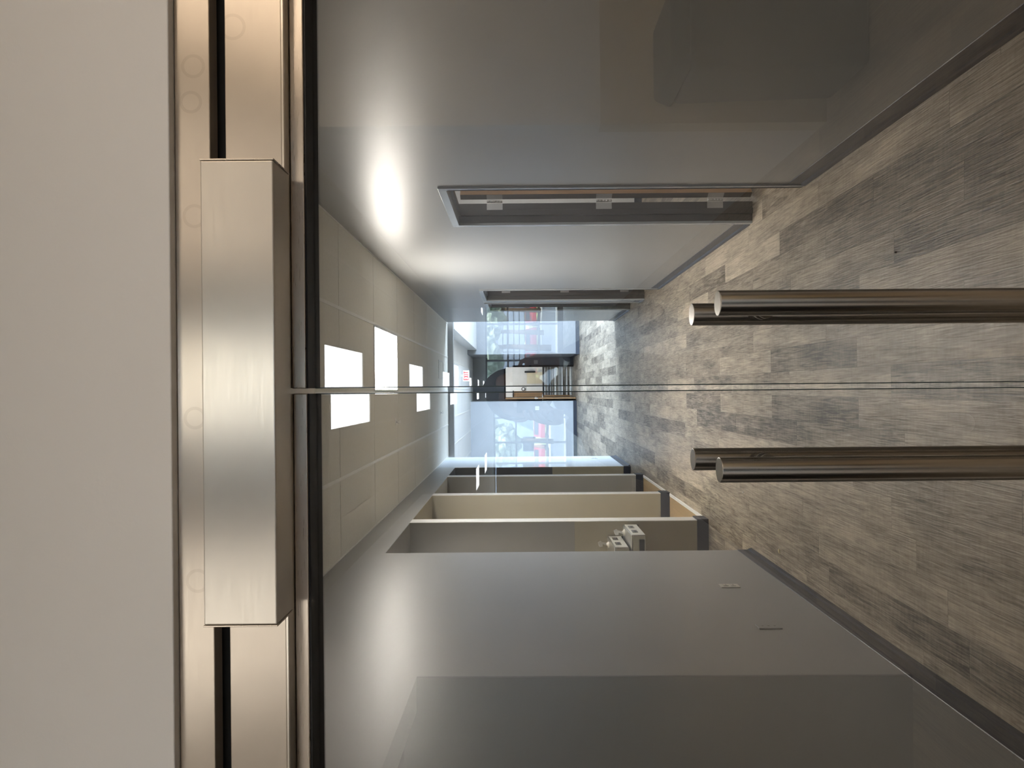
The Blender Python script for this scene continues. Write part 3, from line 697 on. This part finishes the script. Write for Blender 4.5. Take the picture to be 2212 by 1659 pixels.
# ------------------------------------------------------------------ the person holding the phone (mirrored in the glass)
def skinned(name, verts, edges, rads, m, parent, root=0, sub=2):
    me = bpy.data.meshes.new(name); me.from_pydata(verts, edges, []); me.materials.append(m)
    o = bpy.data.objects.new(name, me); C.objects.link(o)
    if parent: o.parent = parent; o.matrix_parent_inverse = Matrix.Translation(-parent.location)
    sk = o.modifiers.new('skin', 'SKIN'); sk.use_smooth_shade = True
    for i, v in enumerate(me.skin_vertices[0].data):
        rr = rads[i]; v.radius = rr if isinstance(rr, tuple) else (rr, rr); v.use_root = (i == root)
    o.modifiers.new('sub', 'SUBSURF').levels = sub; o.modifiers['sub'].render_levels = sub
    return o
PY = -.30; PX = -.02
pt = thing('person', 'person in a dark shirt holding up a phone, mirrored faintly in the glass doors', 'person', (0, PY, 0))
V = [(PX, PY, .98), (PX, PY, 1.12), (PX, PY+.0, 1.28), (PX, PY-.01, 1.44), (PX, PY-.01, 1.53), (PX, PY, 1.60)]
R_ = [(.155, .11), (.14, .10), (.17, .115), (.15, .10), (.078, .07), (.066, .06)]
E = [(0,1),(1,2),(2,3),(3,4),(4,5)]
def chain(start, pts, rs):
    p = start
    for q, rr in zip(pts, rs): V.append(q); R_.append(rr); E.append((p, len(V)-1)); p = len(V)-1
for s in (1, -1):
    chain(3, [(PX+s*.185, PY, 1.42), (PX+s*.26, PY+.0, 1.30), (PX+s*.29, PY+.03, 1.18), (PX+s*.21, PY+.13, 1.36), (s*.105, PY+.225, 1.555)], [.068, .056, .048, .040, .028])
    chain(0, [(PX+s*.10, PY, .88), (PX+s*.11, PY+.01, .50), (PX+s*.12, PY-.01, .12), (PX+s*.12, PY-.02, .05)], [.095, .065, .045, .045])
body = skinned('body', V, E, R_, G['shirt'], pt)
# head
b = MB(); b.ball((PX, PY+.01, 1.705), .1, (.86, .98, 1.18), 4)
for v in b.bm.verts:
    z = v.co.z-1.705
    if z < -.03: v.co.x = PX+(v.co.x-PX)*(1-(-z-.03)*2.0); v.co.y = PY+.01+(v.co.y-PY-.01)*(1-(-z-.03)*1.2)+(.008 if v.co.y > PY else 0)
hd = b.build('head', G['skin'], pt)
b = MB(); b.prism([(PY+.10, 1.735), (PY+.128, 1.688), (PY+.10, 1.68)], 'x', PX-.013, PX+.013); b.build('nose', G['skin'], hd, bevel=.005)
for s in (1, -1):
    MB().ball((PX+s*.092, PY-.0, 1.715), .03, (.35, .6, 1), 3).build('ear', G['skin'], hd)
    MB().ball((PX+s*.032, PY+.096, 1.728), .011, (1.2, .6, .8), 2).build('eye', G['trimw'], hd)
MB().ball((PX, PY+.096, 1.645), .02, (1.2, .35, .3), 2).build('mouth', G['leafdark'], hd)
b = MB(); b.ball((PX, PY-.008, 1.735), .1, (.97, 1.04, 1.04), 4)
for v in b.bm.verts:
    if v.co.y > PY+.03 and v.co.z < 1.78: v.co.y = PY+.03
    if v.co.z < 1.69: v.co.z = 1.69-(1.69-v.co.z)*.3
b.build('hair', G['hair'], pt)
# hands with fingers around the phone
for s in (1, -1):
    hx, hy, hz = s*.098, PY+.235, 1.575
    hv = [(hx, hy-.02, hz-.02), (hx-s*.006, hy+.005, hz+.03), (hx-s*.010, hy+.012, hz+.065)]; he = [(0,1),(1,2)]; hr = [(.024, .018), (.036, .016), (.038, .014)]
    for k in range(4):
        p = 2; z = hz+.045+.022*k
        for (dx, dy, dz) in ((-.004, .018, .010), (-.012, .034, .018), (-.030, .038, .022)):
            hv.append((hx+s*dx, hy+.012+dy-.003*abs(k-1.5), z+dz-.01)); hr.append(.0085-.0008*abs(k-1.5)); he.append((p, len(hv)-1)); p = len(hv)-1
    p = 0
    for (dx, dy, dz) in ((-.018, -.012, .035), (-.034, -.004, .060), (-.050, .002, .078)):
        hv.append((hx+s*dx, hy+dy, hz+dz-.02)); hr.append(.0105); he.append((p, len(hv)-1)); p = len(hv)-1
    skinned('hand', hv, he, hr, G['skin'], pt, 0, 1)
ph = MB().box(-.078, .078, -.034, -.026, 1.645, 1.721).build('phone', G['phone'], bevel=.003)
tag(ph, 'dark phone held sideways in both hands, mirrored faintly in the glass', 'phone')
